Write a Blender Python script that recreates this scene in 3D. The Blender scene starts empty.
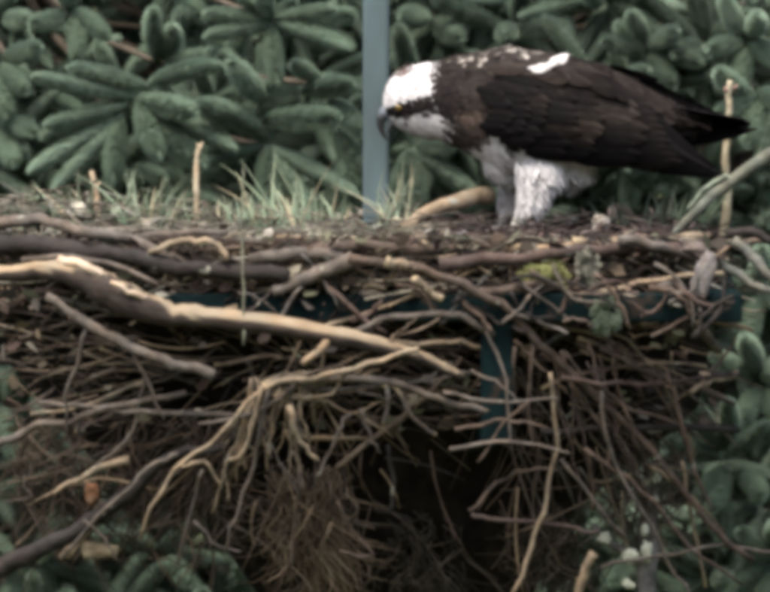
import bpy, bmesh, math, random
from mathutils import Vector, Matrix, noise, Quaternion

random.seed(11)
R = random.Random(11)
sc = bpy.context.scene
col = sc.collection

# ------------------------------------------------------------------ camera
PITCH = math.radians(3.0); DIST = 25.0; PPM = 650.0        # photo pixels per metre at the bird
FWD = Vector((0, math.cos(PITCH), -math.sin(PITCH)))
UP = Vector((0, math.sin(PITCH), math.cos(PITCH)))
CAM = -FWD * DIST
cam_d = bpy.data.cameras.new('camera')
cam = bpy.data.objects.new('camera', cam_d); col.objects.link(cam)
cam.location = CAM
cam.rotation_euler = (math.pi / 2 - PITCH, 0, 0)
cam_d.sensor_width = 36
cam_d.lens = 36 * DIST / (770 / PPM)
cam_d.clip_end = 4000
cam_d.dof.use_dof = True
cam_d.dof.focus_distance = DIST - 0.10
cam_d.dof.aperture_fstop = 5.2
sc.camera = cam

# ------------------------------------------------------------------ light
SUN_EL, SUN_AZ = math.radians(62), math.radians(205)       # high, a little behind the camera, soft
w = bpy.data.worlds.new('World'); sc.world = w; w.use_nodes = True
nt = w.node_tree
sky = nt.nodes.new('ShaderNodeTexSky'); sky.sky_type = 'NISHITA'
sky.sun_disc = False; sky.sun_elevation = SUN_EL; sky.sun_rotation = SUN_AZ
sky.air_density = 0.8; sky.dust_density = 6.0; sky.ozone_density = 0.3
nt.links.new(sky.outputs[0], nt.nodes['Background'].inputs[0])
nt.nodes['Background'].inputs[1].default_value = 0.13
sun_d = bpy.data.lights.new('sun', 'SUN'); sun_d.energy = 1.5; sun_d.angle = math.radians(30)
sun_d.color = (1, 0.97, 0.92)
sun = bpy.data.objects.new('sun', sun_d); col.objects.link(sun)
sdir = Vector((math.sin(SUN_AZ) * math.cos(SUN_EL), math.cos(SUN_AZ) * math.cos(SUN_EL), math.sin(SUN_EL)))
sun.rotation_euler = sdir.to_track_quat('Z', 'Y').to_euler()
sun.location = (0, 0, 20)
sc.view_settings.view_transform = 'Standard'; sc.view_settings.look = 'None'
sc.view_settings.gamma = 1; sc.view_settings.exposure = 2.05
sc.render.engine = 'CYCLES'
sc.cycles.use_denoising = True
sc.cycles.max_bounces = 6
sc.cycles.filter_width = 6.8                                # the lens of the photograph is soft

# ------------------------------------------------------------------ helpers
def W(px, py, y):
    """Point of the place at depth y that the measured photo position names."""
    d = FWD + Vector((1, 0, 0)) * ((px - 385) / PPM / DIST) + UP * ((296 - py) / PPM / DIST)
    t = (y - CAM.y) / d.y
    return CAM + d * t

def lerp(a, b, t): return a + (b - a) * t
def mix3(a, b, t): return tuple(lerp(a[i], b[i], t) for i in range(3))
def table(tab, x):
    if x <= tab[0][0]: return tab[0][1:] if len(tab[0]) > 2 else tab[0][1]
    for a, b in zip(tab, tab[1:]):
        if x <= b[0]:
            t = (x - a[0]) / (b[0] - a[0])
            r = [lerp(p, q, t) for p, q in zip(a[1:], b[1:])]
            return r if len(r) > 1 else r[0]
    return tab[-1][1:] if len(tab[-1]) > 2 else tab[-1][1]
def smooth(a, b, x):
    t = min(1, max(0, (x - a) / (b - a))); return t * t * (3 - 2 * t)
def rv(s=1.0): return Vector((R.uniform(-s, s), R.uniform(-s, s), R.uniform(-s, s)))
def vary(c, s=0.25):
    k = 1 + R.uniform(-s, s); h = R.uniform(-0.06, 0.06)
    return (c[0] * k * (1 + h), c[1] * k, c[2] * k * (1 - h))

class MB:
    def __init__(s): s.v = []; s.f = []; s.c = []
    def add(s, vs, fs, cs):
        o = len(s.v); s.v.extend(vs); s.f.extend([tuple(i + o for i in f) for f in fs])
        s.c.extend(cs if isinstance(cs, list) else [cs] * len(vs))
    def tube(s, pts, rad, n=6, c=(.2, .2, .2), jit=0.0, cap=True, cend=None):
        m = len(pts); vs = []; cs = []
        t = (pts[1] - pts[0]).normalized()
        u = t.orthogonal().normalized()
        for i, p in enumerate(pts):
            t2 = (pts[min(i + 1, m - 1)] - pts[max(i - 1, 0)]).normalized()
            q = t.rotation_difference(t2); u = (q @ u).normalized(); t = t2
            b = t.cross(u)
            for k in range(n):
                a = 2 * math.pi * k / n
                rr = rad[i] * (1 + (R.uniform(-jit, jit) if jit else 0))
                vs.append(p + (u * math.cos(a) + b * math.sin(a)) * rr)
                cs.append(cend if (cend and i in (0, m - 1)) else (c[i] if isinstance(c, list) else c))
        fs = [(i * n + k, i * n + (k + 1) % n, (i + 1) * n + (k + 1) % n, (i + 1) * n + k) for i in range(m - 1) for k in range(n)]
        if cap:
            fs.append(tuple(range(n - 1, -1, -1))); fs.append(tuple((m - 1) * n + k for k in range(n)))
        s.add(vs, fs, cs)
    def box(s, a, b, c=(.2, .2, .2)):
        x0, y0, z0 = a; x1, y1, z1 = b
        vs = [Vector(p) for p in ((x0, y0, z0), (x1, y0, z0), (x1, y1, z0), (x0, y1, z0), (x0, y0, z1), (x1, y0, z1), (x1, y1, z1), (x0, y1, z1))]
        s.add(vs, [(3, 2, 1, 0), (4, 5, 6, 7), (0, 1, 5, 4), (1, 2, 6, 5), (2, 3, 7, 6), (3, 0, 4, 7)], c)
    def mesh(s, name, mat, smooth_=True):
        me = bpy.data.meshes.new(name)
        me.from_pydata(s.v, [], s.f)
        at = me.attributes.new('Col', 'FLOAT_COLOR', 'POINT')
        flat = []
        for c in s.c: flat.extend((c[0], c[1], c[2], 1.0))
        at.data.foreach_set('color', flat)
        if smooth_: me.polygons.foreach_set('use_smooth', [True] * len(me.polygons))
        me.materials.append(mat); me.update()
        return me
    def build(s, name, mat, parent=None, smooth_=True, kind=None, bevel=0):
        o = bpy.data.objects.new(name, s.mesh(name, mat, smooth_)); link(o, parent, kind)
        if bevel:
            m = o.modifiers.new('edge', 'BEVEL'); m.width = bevel; m.segments = 2
        return o

BASE = {}
def link(o, parent=None, kind=None):
    col.objects.link(o)
    if parent is not None:
        o.parent = parent
        if parent.name in BASE: o.matrix_parent_inverse = Matrix.Translation(-BASE[parent.name])
    if kind: o['kind'] = kind
def tag(o, label, cat, group=None):
    o['label'] = label; o['category'] = cat
    if group: o['group'] = group
    return o
def thing(name, loc, label, cat, group=None):
    e = bpy.data.objects.new(name, None); col.objects.link(e); e.location = loc
    e.empty_display_size = 0.05
    BASE[e.name] = Vector(loc)
    return tag(e, label, cat, group)

def catmull(P, seg):
    out = []
    Q = [P[0] * 2 - P[1]] + list(P) + [P[-1] * 2 - P[-2]]
    for i in range(1, len(Q) - 2):
        a, b, c, d = Q[i - 1:i + 3]
        for k in range(seg):
            t = k / seg
            out.append(0.5 * ((2 * b) + (c - a) * t + (2 * a - 5 * b + 4 * c - d) * t * t + (3 * b - a - 3 * c + d) * t ** 3))
    out.append(P[-1]); return out

# ------------------------------------------------------------------ materials
def material(name, rough=0.8, attr=True, base=(.2, .2, .2), nscale=60, namt=0.35, bump=0.0, bscale=150, spec=0.3,
             patch=None, pscale=25, pth=0.62, metal=0.0, stretch=None, gain=1.0):
    m = bpy.data.materials.new(name); m.use_nodes = True
    t = m.node_tree; N = t.nodes; L = t.links
    p = N['Principled BSDF']; p.inputs['Roughness'].default_value = rough
    p.inputs['Specular IOR Level'].default_value = spec; p.inputs['Metallic'].default_value = metal
    tc = N.new('ShaderNodeTexCoord')
    mp = N.new('ShaderNodeMapping'); L.new(tc.outputs['Object'], mp.inputs[0])
    if stretch: mp.inputs['Scale'].default_value = stretch
    nz = N.new('ShaderNodeTexNoise'); nz.inputs['Scale'].default_value = nscale; nz.inputs['Detail'].default_value = 5
    L.new(mp.outputs[0], nz.inputs['Vector'])
    mr = N.new('ShaderNodeMapRange'); mr.inputs[1].default_value = 0.3; mr.inputs[2].default_value = 0.7
    mr.inputs[3].default_value = (1 - namt) * gain; mr.inputs[4].default_value = (1 + namt) * gain
    L.new(nz.outputs[0], mr.inputs[0])
    mx = N.new('ShaderNodeMix'); mx.data_type = 'RGBA'; mx.blend_type = 'MULTIPLY'; mx.inputs[0].default_value = 1
    if attr:
        a = N.new('ShaderNodeAttribute'); a.attribute_name = 'Col'; L.new(a.outputs['Color'], mx.inputs[6])
    else:
        mx.inputs[6].default_value = (*base, 1)
    L.new(mr.outputs[0], mx.inputs[7])
    out = mx.outputs[2]
    if patch:
        n2 = N.new('ShaderNodeTexNoise'); n2.inputs['Scale'].default_value = pscale; n2.inputs['Detail'].default_value = 4
        L.new(tc.outputs['Object'], n2.inputs['Vector'])
        r2 = N.new('ShaderNodeMapRange'); r2.inputs[1].default_value = pth; r2.inputs[2].default_value = pth + 0.06
        L.new(n2.outputs[0], r2.inputs[0])
        m2 = N.new('ShaderNodeMix'); m2.data_type = 'RGBA'; m2.inputs[7].default_value = (*patch, 1)
        L.new(r2.outputs[0], m2.inputs[0]); L.new(out, m2.inputs[6]); out = m2.outputs[2]
    L.new(out, p.inputs['Base Color'])
    if bump:
        nb = N.new('ShaderNodeTexNoise'); nb.inputs['Scale'].default_value = bscale; nb.inputs['Detail'].default_value = 4
        L.new(mp.outputs[0], nb.inputs['Vector'])
        b = N.new('ShaderNodeBump'); b.inputs['Strength'].default_value = bump; b.inputs['Distance'].default_value = 0.004
        L.new(nb.outputs[0], b.inputs['Height']); L.new(b.outputs[0], p.inputs['Normal'])
    return m

M_STICK = material('stick_bark', gain=0.7, rough= 0.85, nscale=45, namt=0.45, bump=0.6, bscale=160, spec=0.15, patch=(.15, .15, .125), pscale=38, pth=0.66)
M_LOG = material('bleached_wood', gain=0.68, rough= 0.8, nscale=30, namt=0.3, bump=0.7, bscale=120, spec=0.15, stretch=(0.25, 1, 1))
M_TWIG = material('twig', gain=0.76, rough= 0.9, nscale=25, namt=0.4, spec=0.1)
M_SOIL = material('nest_soil', gain=0.5, rough= 0.95, nscale=40, namt=0.6, bump=1.0, bscale=90, spec=0.05)
M_NEEDLE = material('spruce_needle', 1.0, nscale=3.0, namt=0.18, spec=0.03)
def add_translucency(m, f):
    t = m.node_tree; N = t.nodes; L = t.links
    p = N['Principled BSDF']; o = N['Material Output']
    tr = N.new('ShaderNodeBsdfTranslucent'); mx = N.new('ShaderNodeMixShader'); mx.inputs[0].default_value = f
    L.new(p.inputs['Base Color'].links[0].from_socket, tr.inputs['Color'])
    L.new(p.outputs[0], mx.inputs[1]); L.new(tr.outputs[0], mx.inputs[2]); L.new(mx.outputs[0], o.inputs['Surface'])
add_translucency(M_NEEDLE, .4)
M_BARK = material('spruce_bark', 0.9, nscale=30, namt=0.5, bump=0.8, bscale=60, spec=0.1, patch=(.16, .17, .13), pscale=9)
M_GRASS = material('grass_blade', gain=0.82, rough= 0.6, nscale=20, namt=0.2, spec=0.3)
M_PAINT = material('green_paint', gain=0.7, rough= 0.7, attr=False, base=(.0018, .0085, .0092), nscale=30, namt=0.4, bump=0.3, spec=0.06, patch=(.016, .013, .011), pscale=22, pth=0.58)
M_ZINC = material('zinc_pole', gain=0.72, rough= 0.5, attr=False, base=(.058, .088, .094), nscale=14, namt=0.32, bump=0.1, spec=0.4, stretch=(1, 1, .3), patch=(.042, .06, .06), pscale=16, pth=0.66)
M_BOARD = material('pale_board', gain=0.8, rough= 0.8, attr=False, base=(.34, .31, .30), nscale=30, namt=0.3, bump=0.3, spec=0.2, stretch=(1, 1, .2))
M_FEATHER = material('feather', gain=0.6, rough= 0.75, nscale=90, namt=0.22, spec=0.03)
M_HORN = material('horn', gain=0.7, rough= 0.35, nscale=40, namt=0.2, spec=0.5)
M_EYE = material('eye', 0.08, nscale=40, namt=0.1, spec=0.6)
M_MOSS = material('moss', gain=0.85, rough= 0.95, nscale=40, namt=0.35, spec=0.05)
M_GROUND = material('moor_ground', 0.95, attr=False, base=(.06, .07, .035), nscale=0.6, namt=0.5, bump=0.5, bscale=8, spec=0.05, patch=(.10, .08, .05), pscale=.25)

# ------------------------------------------------------------------ ground
GZ = -4.6
def gz(x, y):
    up = smooth(-4, -22, y) if y < 0 else 0
    return GZ + 4.05 * up + 16 * smooth(-27, -75, y) + 0.25 * noise.noise(Vector((x * .12, y * .12, 0)))  # unseen rise behind the camera, added to block low sky light
xs = [-1500, -500, -150, -60] + [i * 3 - 30 for i in range(21)] + [60, 150, 500, 1500]
ys = [-1500, -500, -150, -90, -75, -62, -50] + [i * 2 - 40 for i in range(36)] + [60, 150, 500, 1500]
g = MB()
g.v = [Vector((x, y, gz(x, y))) for y in ys for x in xs]; g.c = [(1, 1, 1)] * len(g.v)
nx = len(xs)
g.f = [(j * nx + i, j * nx + i + 1, (j + 1) * nx + i + 1, (j + 1) * nx + i) for j in range(len(ys) - 1) for i in range(nx - 1)]
g.build('ground', M_GROUND, kind='structure')

# ------------------------------------------------------------------ spruces behind
GREENS = [(.190, .262, .196), (.215, .290, .218), (.175, .245, .182), (.225, .302, .226)]
PROF = [(0, .36), (.10, .68), (.3, .93), (.55, 1.0), (.8, .88), (.93, .6), (1.0, .2)]
def shoot_geometry(needles, bend, base, core_n=6, core_seg=5, two=True):
    m = MB(); RAD = .142
    ax = lambda t: Vector((bend * t * t * .5, 0, t))
    core = mix3((0, 0, 0), base, .8)
    m.tube([ax(i / core_seg) for i in range(core_seg + 1)], [RAD * (.5 if two else .8) * table(PROF, i / core_seg) for i in range(core_seg + 1)], core_n, core)
    for i in range(needles):
        t = R.uniform(-.04, 1.0) if R.random() < .9 else R.uniform(.85, 1); t = max(0, t); a = R.uniform(0, 2 * math.pi)
        r = RAD * table(PROF, t) * R.uniform(.85, 1.1)
        d = Vector((math.cos(a), math.sin(a), 0)); p = ax(t * .97)
        b = p + d * r * .3; tip = p + d * r * R.uniform(.92, 1.14) + Vector((0, 0, R.uniform(.05, .09)))
        side = d.cross(Vector((0, 0, 1))) * R.uniform(.011, .017) * (1 if not two else .58)
        c = vary(mix3(base, (.24, .30, .24), R.uniform(0, .3)), .10)
        if two:
            mid = (b + tip) / 2 + Vector((0, 0, -.01))
            m.add([b, mid - side, tip, mid + side], [(0, 1, 2, 3)], c)
        else:
            m.add([b - side * 1.6, tip, b + side * 1.6], [(0, 1, 2)], c)
    return m
SHOOTS = [shoot_geometry(3000, b, c).mesh('needle_shoot', M_NEEDLE) for b, c in zip((.0, .18, .3, .1, .25, .4), GREENS + GREENS[:2])]
DARK_SHOOTS = [shoot_geometry(2800, b, mix3((0, 0, 0), c, .7)).mesh('needle_shoot', M_NEEDLE) for b, c in zip((.0, .2, .3, .1), GREENS)]
LOWS = [shoot_geometry(46, b, c, 5, 3, False) for b, c in zip((.1, .25, .0, .3), GREENS)]

def shoot_matrix(a, b, wid):
    d = b - a; L = d.length
    q = d.to_track_quat('Z', 'Y')
    q = q @ Quaternion((0, 0, 1), R.uniform(0, 6.28))
    s = wid / .33
    return Matrix.Translation(a) @ q.to_matrix().to_4x4() @ Matrix.Diagonal((s, s, L, 1))
def low_shoot(mb, a, b, wid):
    g = R.choice(LOWS); M = shoot_matrix(a, b, wid)
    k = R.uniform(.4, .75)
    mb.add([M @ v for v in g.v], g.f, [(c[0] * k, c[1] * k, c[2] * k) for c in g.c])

class Tree:
    def __init__(s, loc, label, height, tr, kind=SHOOTS):
        s.kind = kind
        s.base = Vector((loc[0], loc[1], gz(loc[0], loc[1]) - .1))
        s.root = thing('spruce_tree', s.base, label, 'tree')
        s.top = height; s.tr = tr; s.foliage = MB(); s.n = 0; s.nl = 0
        m = MB(); n = 14
        s.axis = [s.base + Vector((.05 * math.sin(i * .9), .05 * math.cos(i * .7), height * i / n)) for i in range(n + 1)]
        m.tube(s.axis, [tr * (1 - .93 * i / n) for i in range(n + 1)], 10, (.075, .06, .048), .08)
        m.build('trunk', M_BARK, s.root)
    def trunk_at(s, z):
        t = min(.98, max(0, (z - s.base.z) / s.top)) * 14
        i = int(t); return s.axis[i].lerp(s.axis[i + 1], t - i)
    def limb(s, tip, r=.0042, obj=True, mb=None):
        a = s.trunk_at(tip.z + R.uniform(.1, .35)); mid = a.lerp(tip, .55) + Vector((0, 0, -.06))
        pts = catmull([a, mid, tip], 4)
        rad = [lerp(r * 2.4, r, i / (len(pts) - 1)) for i in range(len(pts))]
        if obj:
            m = MB(); m.tube(pts, rad, 6, (.05, .042, .032), .1); m.build('branch', M_BARK, s.root)
        else:
            mb.tube(pts, rad, 4, (.07, .055, .042))
    def shoot(s, a, b, wid):
        if s.n < 290:
            o = bpy.data.objects.new('needle_shoot', R.choice(s.kind)); link(o, s.root)
            o.matrix_basis = shoot_matrix(a, b, wid); s.n += 1
        else:
            low_shoot(s.foliage, a, b, wid)
    def cluster(s, c, axis, k=8, L=.12, wid=.045, real=True, spread=1.0):
        axis = axis.normalized(); u = axis.orthogonal().normalized(); v = axis.cross(u); a0 = R.uniform(0, 6.28)
        for i in range(k):
            if i == 0: d = axis + rv(.25)
            else:
                a = a0 + 2 * math.pi * i / (k - 1) + R.uniform(-.35, .35); th = R.uniform(.7, 1.35) * spread
                d = axis * math.cos(th) + (u * math.cos(a) + v * math.sin(a)) * math.sin(th)
            d.z -= .12
            st = c - axis * R.uniform(0, .09) if i else c
            ll = L * R.uniform(.75, 1.2)
            if real: s.shoot(st, st + d.normalized() * ll, wid * R.uniform(.85, 1.15))
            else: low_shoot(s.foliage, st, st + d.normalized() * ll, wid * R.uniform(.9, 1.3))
    def finish(s):
        if s.foliage.v: s.foliage.build('foliage', M_NEEDLE, s.root, kind='stuff')

TL = Tree((-.75, 1.75), 'tall blue-green spruce with plump finger shoots behind the left half of the nest', 9.0, .13)
TR = Tree((.55, 2.0), 'dark green spruce behind the bird and right end of nest', 8.4, .12, DARK_SHOOTS + SHOOTS[:1])

HAND = [  # (tree, centre px, depth, [(base px, tip px, width px, tip offset towards the viewer)])
 (TL, (130, 98), .55, [((138, 96), (30, 84), 27, .02), ((150, 88), (72, 64), 26, .0), ((128, 104), (50, 132), 30, .03), ((124, 112), (30, 172), 30, .04),
   ((124, 116), (54, 188), 25, .06), ((134, 100), (206, 112), 42, .10), ((140, 108), (232, 136), 34, .05), ((138, 112), (192, 168), 48, .11),
   ((122, 118), (104, 176), 36, .07), ((148, 84), (216, 54), 32, .0), ((140, 98), (150, 160), 40, .10)]),
 (TL, (152, 60), .62, [((160, 62), (142, 12), 30, .02), ((165, 60), (182, 22), 28, -.02), ((165, 62), (232, 60), 40, .07)]),
 (TL, (270, 22), .58, [((274, 22), (206, 12), 25, .0), ((272, 24), (207, 36), 23, .02), ((272, 26), (272, 80), 27, .05), ((274, 22), (354, 46), 27, .02),
   ((274, 20), (332, 8), 23, 0), ((270, 20), (258, -16), 26, .03), ((272, 22), (240, -8), 20, -.02)]),
 (TL, (262, 146), .55, [((268, 140), (206, 92), 42, .06), ((266, 146), (264, 214), 36, .06), ((270, 146), (356, 194), 27, .03), ((262, 146), (196, 162), 24, .0),
   ((262, 120), (330, 118), 44, .08), ((270, 150), (310, 212), 26, .05), ((262, 100), (236, 70), 40, .07)]),
 (TL, (318, 84), .66, [((300, 90), (356, 88), 30, .03), ((330, 100), (362, 128), 34, .05), ((335, 130), (366, 178), 34, .04), ((320, 80), (290, 62), 24, .0)]),
 (TL, (8, 60), .62, [((2, 60), (40, 46), 30, .02), ((0, 64), (26, 92), 30, .05), ((-4, 60), (-30, 30), 26, 0), ((0, 70), (10, 120), 34, .04)]),
 (TL, (4, 128), .6, [((0, 126), (30, 120), 28, .03), ((-2, 130), (22, 172), 34, .05), ((-6, 128), (-36, 150), 30, 0)]),
 (TL, (70, 12), .72, [((70, 12), (108, 24), 30, .03), ((68, 14), (34, 28), 28, .03), ((70, 10), (62, -24), 28, 0), ((72, 12), (86, 52), 30, .05)]),
 (TR, (424, 152), .62, [((414, 148), (476, 196), 27, .05), ((412, 152), (420, 206), 34, .06), ((416, 146), (452, 148), 26, .04), ((410, 150), (394, 196), 28, .05)]),
 (TR, (640, 46), .85, [((650, 52), (606, 44), 26, .02), ((648, 48), (676, 30), 30, .04), ((648, 52), (670, 78), 28, .04), ((646, 46), (630, 12), 26, 0), ((650, 50), (700, 58), 28, .02)]),
 (TR, (742, 40), .7, [((748, 40), (704, 50), 30, .03), ((748, 38), (768, 8), 34, .03), ((748, 42), (780, 60), 36, .03), ((746, 44), (738, 92), 38, .06), ((744, 38), (724, 4), 30, .02)]),
 (TR, (752, 96), .66, [((760, 96), (722, 112), 34, .04), ((756, 98), (752, 146), 40, .06), ((758, 94), (790, 100), 36, .02), ((752, 96), (712, 76), 34, .05)]),
 (TR, (712, 458), .5, [((722, 450), (690, 400), 34, .05), ((726, 470), (690, 494), 30, .05), ((724, 450), (740, 396), 32, .04), ((722, 458), (664, 440), 30, .02), ((726, 466), (716, 520), 34, .05), ((740, 470), (770, 500), 36, .03)]),
 (TR, (752, 380), .55, [((758, 380), (720, 356), 32, .03), ((758, 382), (740, 424), 34, .05), ((758, 380), (790, 360), 34, .03), ((758, 378), (748, 332), 34, .04), ((760, 384), (776, 428), 34, .04)]),
 (TR, (765, 560), .5, [((775, 565), (722, 588), 34, .04), ((772, 560), (738, 540), 32, .03), ((775, 556), (770, 512), 34, .04), ((774, 566), (762, 610), 36, .04)]),
 (TR, (752, 290), .6, [((758, 290), (722, 276), 32, .03), ((758, 292), (742, 330), 34, .05), ((756, 288), (764, 250), 30, .02), ((758, 292), (792, 300), 34, .03)]),
]
for tr, (cx, cy), y, sh in HAND:
    c = W(cx, cy, y + .05); tr.limb(c)
    for (ax_, ay_), (bx_, by_), wd, off in sh:
        tr.kind = SHOOTS if tr is TL or cy > 240 or cx > 700 else DARK_SHOOTS
        tr.shoot(W(ax_, ay_, y + .05), W(bx_, by_, y - off * .7), (min(wd, 26) + max(0, wd - 26) * .45) * .98 / PPM)

TR.kind = DARK_SHOOTS + SHOOTS[:1]
def toward(tr, c):
    a = tr.trunk_at(c.z); d = (c - a); d.z *= .4; d = d.normalized() + Vector((0, -.6, -.05)) + rv(.35)
    return d
def visible(px, py):   # the places where the nest does not stand in front
    return py < 235 or px < 30 or px > 700 or (py > 540 and (px < 260 or px > 600)) or (px < 80 and py > 420)
# second layer: clusters one can still tell apart
cnt = 0; placed = []
while cnt < 62:
    px, py = R.uniform(-40, 810), R.uniform(-40, 640)
    if not visible(px, py): continue
    if any((px - a) ** 2 + (py - b) ** 2 < 52 ** 2 for a, b in placed): 
        cnt += .02; continue
    placed.append((px, py)); cnt += 1
    tr = TL if px < 385 else TR
    y = R.uniform(.85, 1.1)
    c = W(px, py, y); tr.limb(c, .0034)
    tr.cluster(c, toward(tr, c), R.choice((6, 7, 8)), .15, .043)
# deeper layers, still part of the same crowns
for k in range(330):
    px, py = R.uniform(-160, 930), R.uniform(-260, 860)
    tr = TL if px < 385 else TR
    c = W(px, py, R.uniform(1.0, 1.75))
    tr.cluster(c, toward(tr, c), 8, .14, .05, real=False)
    if k % 3 == 0: tr.limb(c, .003, False, tr.foliage)
# the rest of both crowns, outside the picture
for tr in (TL, TR):
    for k in range(420):
        h = R.uniform(.8, tr.top - .1); rad = (1 - h / tr.top) * 1.5 + .12
        a = R.uniform(0, 6.28); r = rad * R.uniform(.55, 1)
        ax = tr.trunk_at(tr.base.z + h)
        c = ax + Vector((math.cos(a) * r, math.sin(a) * r, -.25 * r))
        if c.y < .95: continue
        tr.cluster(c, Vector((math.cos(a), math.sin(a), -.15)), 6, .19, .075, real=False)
    tr.finish()

# the wood behind
wood = MB()
for k in range(26):
    x = -7.5 + 15 * ((k % 13) + R.uniform(.1, .9)) / 13; y = 3.1 + (k // 13) * 1.6 + R.uniform(-.4, .6)
    h = R.uniform(8.5, 12); b = Vector((x, y, gz(x, y) - .1))
    wood.tube([b, b + Vector((0, 0, h * .5)), b + Vector((0, 0, h))], [.14, .09, .01], 7, (.06, .05, .04))
    for j in range(210):
        hh = R.uniform(.3, h); rad = (1 - hh / h) * 1.55 + .1; a = R.uniform(0, 6.28); r = rad * R.uniform(.4, 1)
        c = b + Vector((math.cos(a) * r, math.sin(a) * r, hh - .2 * r))
        d = Vector((math.cos(a), math.sin(a), -.1)) + rv(.3)
        for q in range(3):
            low_shoot(wood, c, c + (d + rv(.8)).normalized() * R.uniform(.25, .4), R.uniform(.13, .2))
tag(wood.build('spruce_wood', M_NEEDLE, kind='stuff'), 'dense dark spruce wood closing off the view behind', 'woodland')

# ------------------------------------------------------------------ platform and pole
def mast_z(py, y): return W(385, py, y).z
fr = thing('nest_platform', (W(420, 320, 0).x, .05, gz(.05, .05)), 'dark green painted steel frame carrying the nest of sticks', 'platform')
yf, yb = -.415, .38
xl, xr = W(142, 300, yf).x, W(742, 300, yf).x
zt, zb = W(385, 294, yf).z, W(385, 322, yf).z
def beam(name, a, b, w_, h_):
    a, b = Vector(a), Vector(b); t = (b - a).normalized(); u = Vector((0, 0, 1)) if abs(t.z) < .8 else Vector((0, 1, 0))
    s_ = t.cross(u).normalized() * w_ / 2; u = s_.cross(t).normalized() * h_ / 2
    m = MB(); m.add([a - s_ - u, a + s_ - u, a + s_ + u, a - s_ + u, b - s_ - u, b + s_ - u, b + s_ + u, b - s_ + u],
                    [(0, 1, 2, 3), (7, 6, 5, 4), (0, 4, 5, 1), (1, 5, 6, 2), (2, 6, 7, 3), (3, 7, 4, 0)], (.2, .2, .2))
    m.build(name, M_PAINT, fr, False, bevel=.003)
hz_ = zt - zb; zm = (zt + zb) / 2
beam('rail', (xl, yf + .0225, zm), (xr, yf + .0225, zm), .045, hz_)
beam('rail', (xl, yb + .0225, zm), (xr, yb + .0225, zm), .045, hz_)
for x in (xl + .023, xr - .026):
    beam('rail', (x, yf + .046, zm), (x, yb - .001, zm), .045, hz_ - .004)
xp = W(497, 350, yf).x; zl = W(497, 445, yf).z
mx_ = W(420, 320, 0).x; mz = -.95
beam('post', (xp, yf + .0225, zb + .003), (xp, yf + .0225, zl), .049, .04)
beam('strut', (xp, yf + .045, zl + .025), (mx_ + .03, .02, zl - .06), .035, .035)
beam('strut', (mx_ - .1, yb, zb), (mx_, .05, mz), .035, .035)
beam('mast', (mx_, .05, zb - .02), (mx_, .05, gz(.05, .05) - .2), .08, .08)
for i in range(5):
    x = lerp(xl, xr, (i + .8) / 6)
    beam('cross_bar', (x, yf + .046, zb + .008), (x, yb - .001, zb + .008), .03, .008)
m = MB()
xq = W(376, 100, .075).x
m.box((xq - .0205, .055, gz(0, .1) - .2), (xq + .0205, .096, 1.15))
pole = m.build('steel_pole', M_ZINC, None, False, bevel=.005)
m = MB(); m.box((xq - .023, .0525, 1.135), (xq + .023, .0985, 1.16)); m.build('cap', M_ZINC, pole, False, bevel=.004)
tag(pole, 'upright blue-grey galvanised steel pole rising behind the bird\'s head', 'pole')

# ------------------------------------------------------------------ nest
nest = thing('stick_nest', (W(340, 296, 0).x, 0, -.45), 'large untidy bird nest of dead sticks and litter on steel frame', 'nest')
XC = 330
def front(px, py):
    k = max(.12, 1 - ((px - XC) / 440) ** 2)
    s = 1 - max(0, py - 300) / 750
    return -.36 * math.sqrt(k) * s - .03
LEV = [(236, -10, 690, .34), (250, -45, 708, .37), (275, -58, 716, .38), (310, -40, 706, .36), (350, 0, 694, .33), (400, 34, 684, .30),
       (440, 70, 660, .25), (475, 130, 612, .22), (510, 200, 570, .18), (570, 250, 545, .15), (660, 290, 520, .10)]
core = MB(); n = 64; rows = []
for py, l, r_, ry in LEV:
    z = (296 - py) / PPM; cx = ((l + r_) / 2 - 385) / PPM; rx = (r_ - l) / 2 / PPM
    for k in range(n):
        a = 2 * math.pi * k / n
        p = Vector((cx + rx * math.cos(a), ry * math.sin(a), z))
        nn = noise.noise(p * 9) * .03 + noise.noise(p * 25) * .018
        p = Vector((cx + (rx + nn) * math.cos(a), (ry + nn) * math.sin(a), z + noise.noise(p * 14) * .012))
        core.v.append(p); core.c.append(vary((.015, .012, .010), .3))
for j in range(len(LEV) - 1):
    for k in range(n):
        core.f.append((j * n + k, (j + 1) * n + k, (j + 1) * n + (k + 1) % n, j * n + (k + 1) % n))
# top sheet
for q, s in enumerate((.75, .5, .25)):
    o = len(core.v)
    for k in range(n):
        a = 2 * math.pi * k / n; p = Vector((-.07 + .53 * s * math.cos(a), .34 * s * math.sin(a), .094))
        p.z += noise.noise(p * 12) * .012
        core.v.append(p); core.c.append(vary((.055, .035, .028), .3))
    prev = 0 if q == 0 else o - n
    core.f += [(prev + k, prev + (k + 1) % n, o + (k + 1) % n, o + k) for k in range(n)]
core.v.append(Vector((-.07, 0, .094))); core.c.append((.05, .035, .028)); o = len(core.v) - 1
core.f += [(o - n + k, o - n + (k + 1) % n, o) for k in range(n)]
core.f.append(tuple(range((len(LEV) - 1) * n, len(LEV) * n)))
core.build('matted_lining', M_SOIL, nest)

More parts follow.
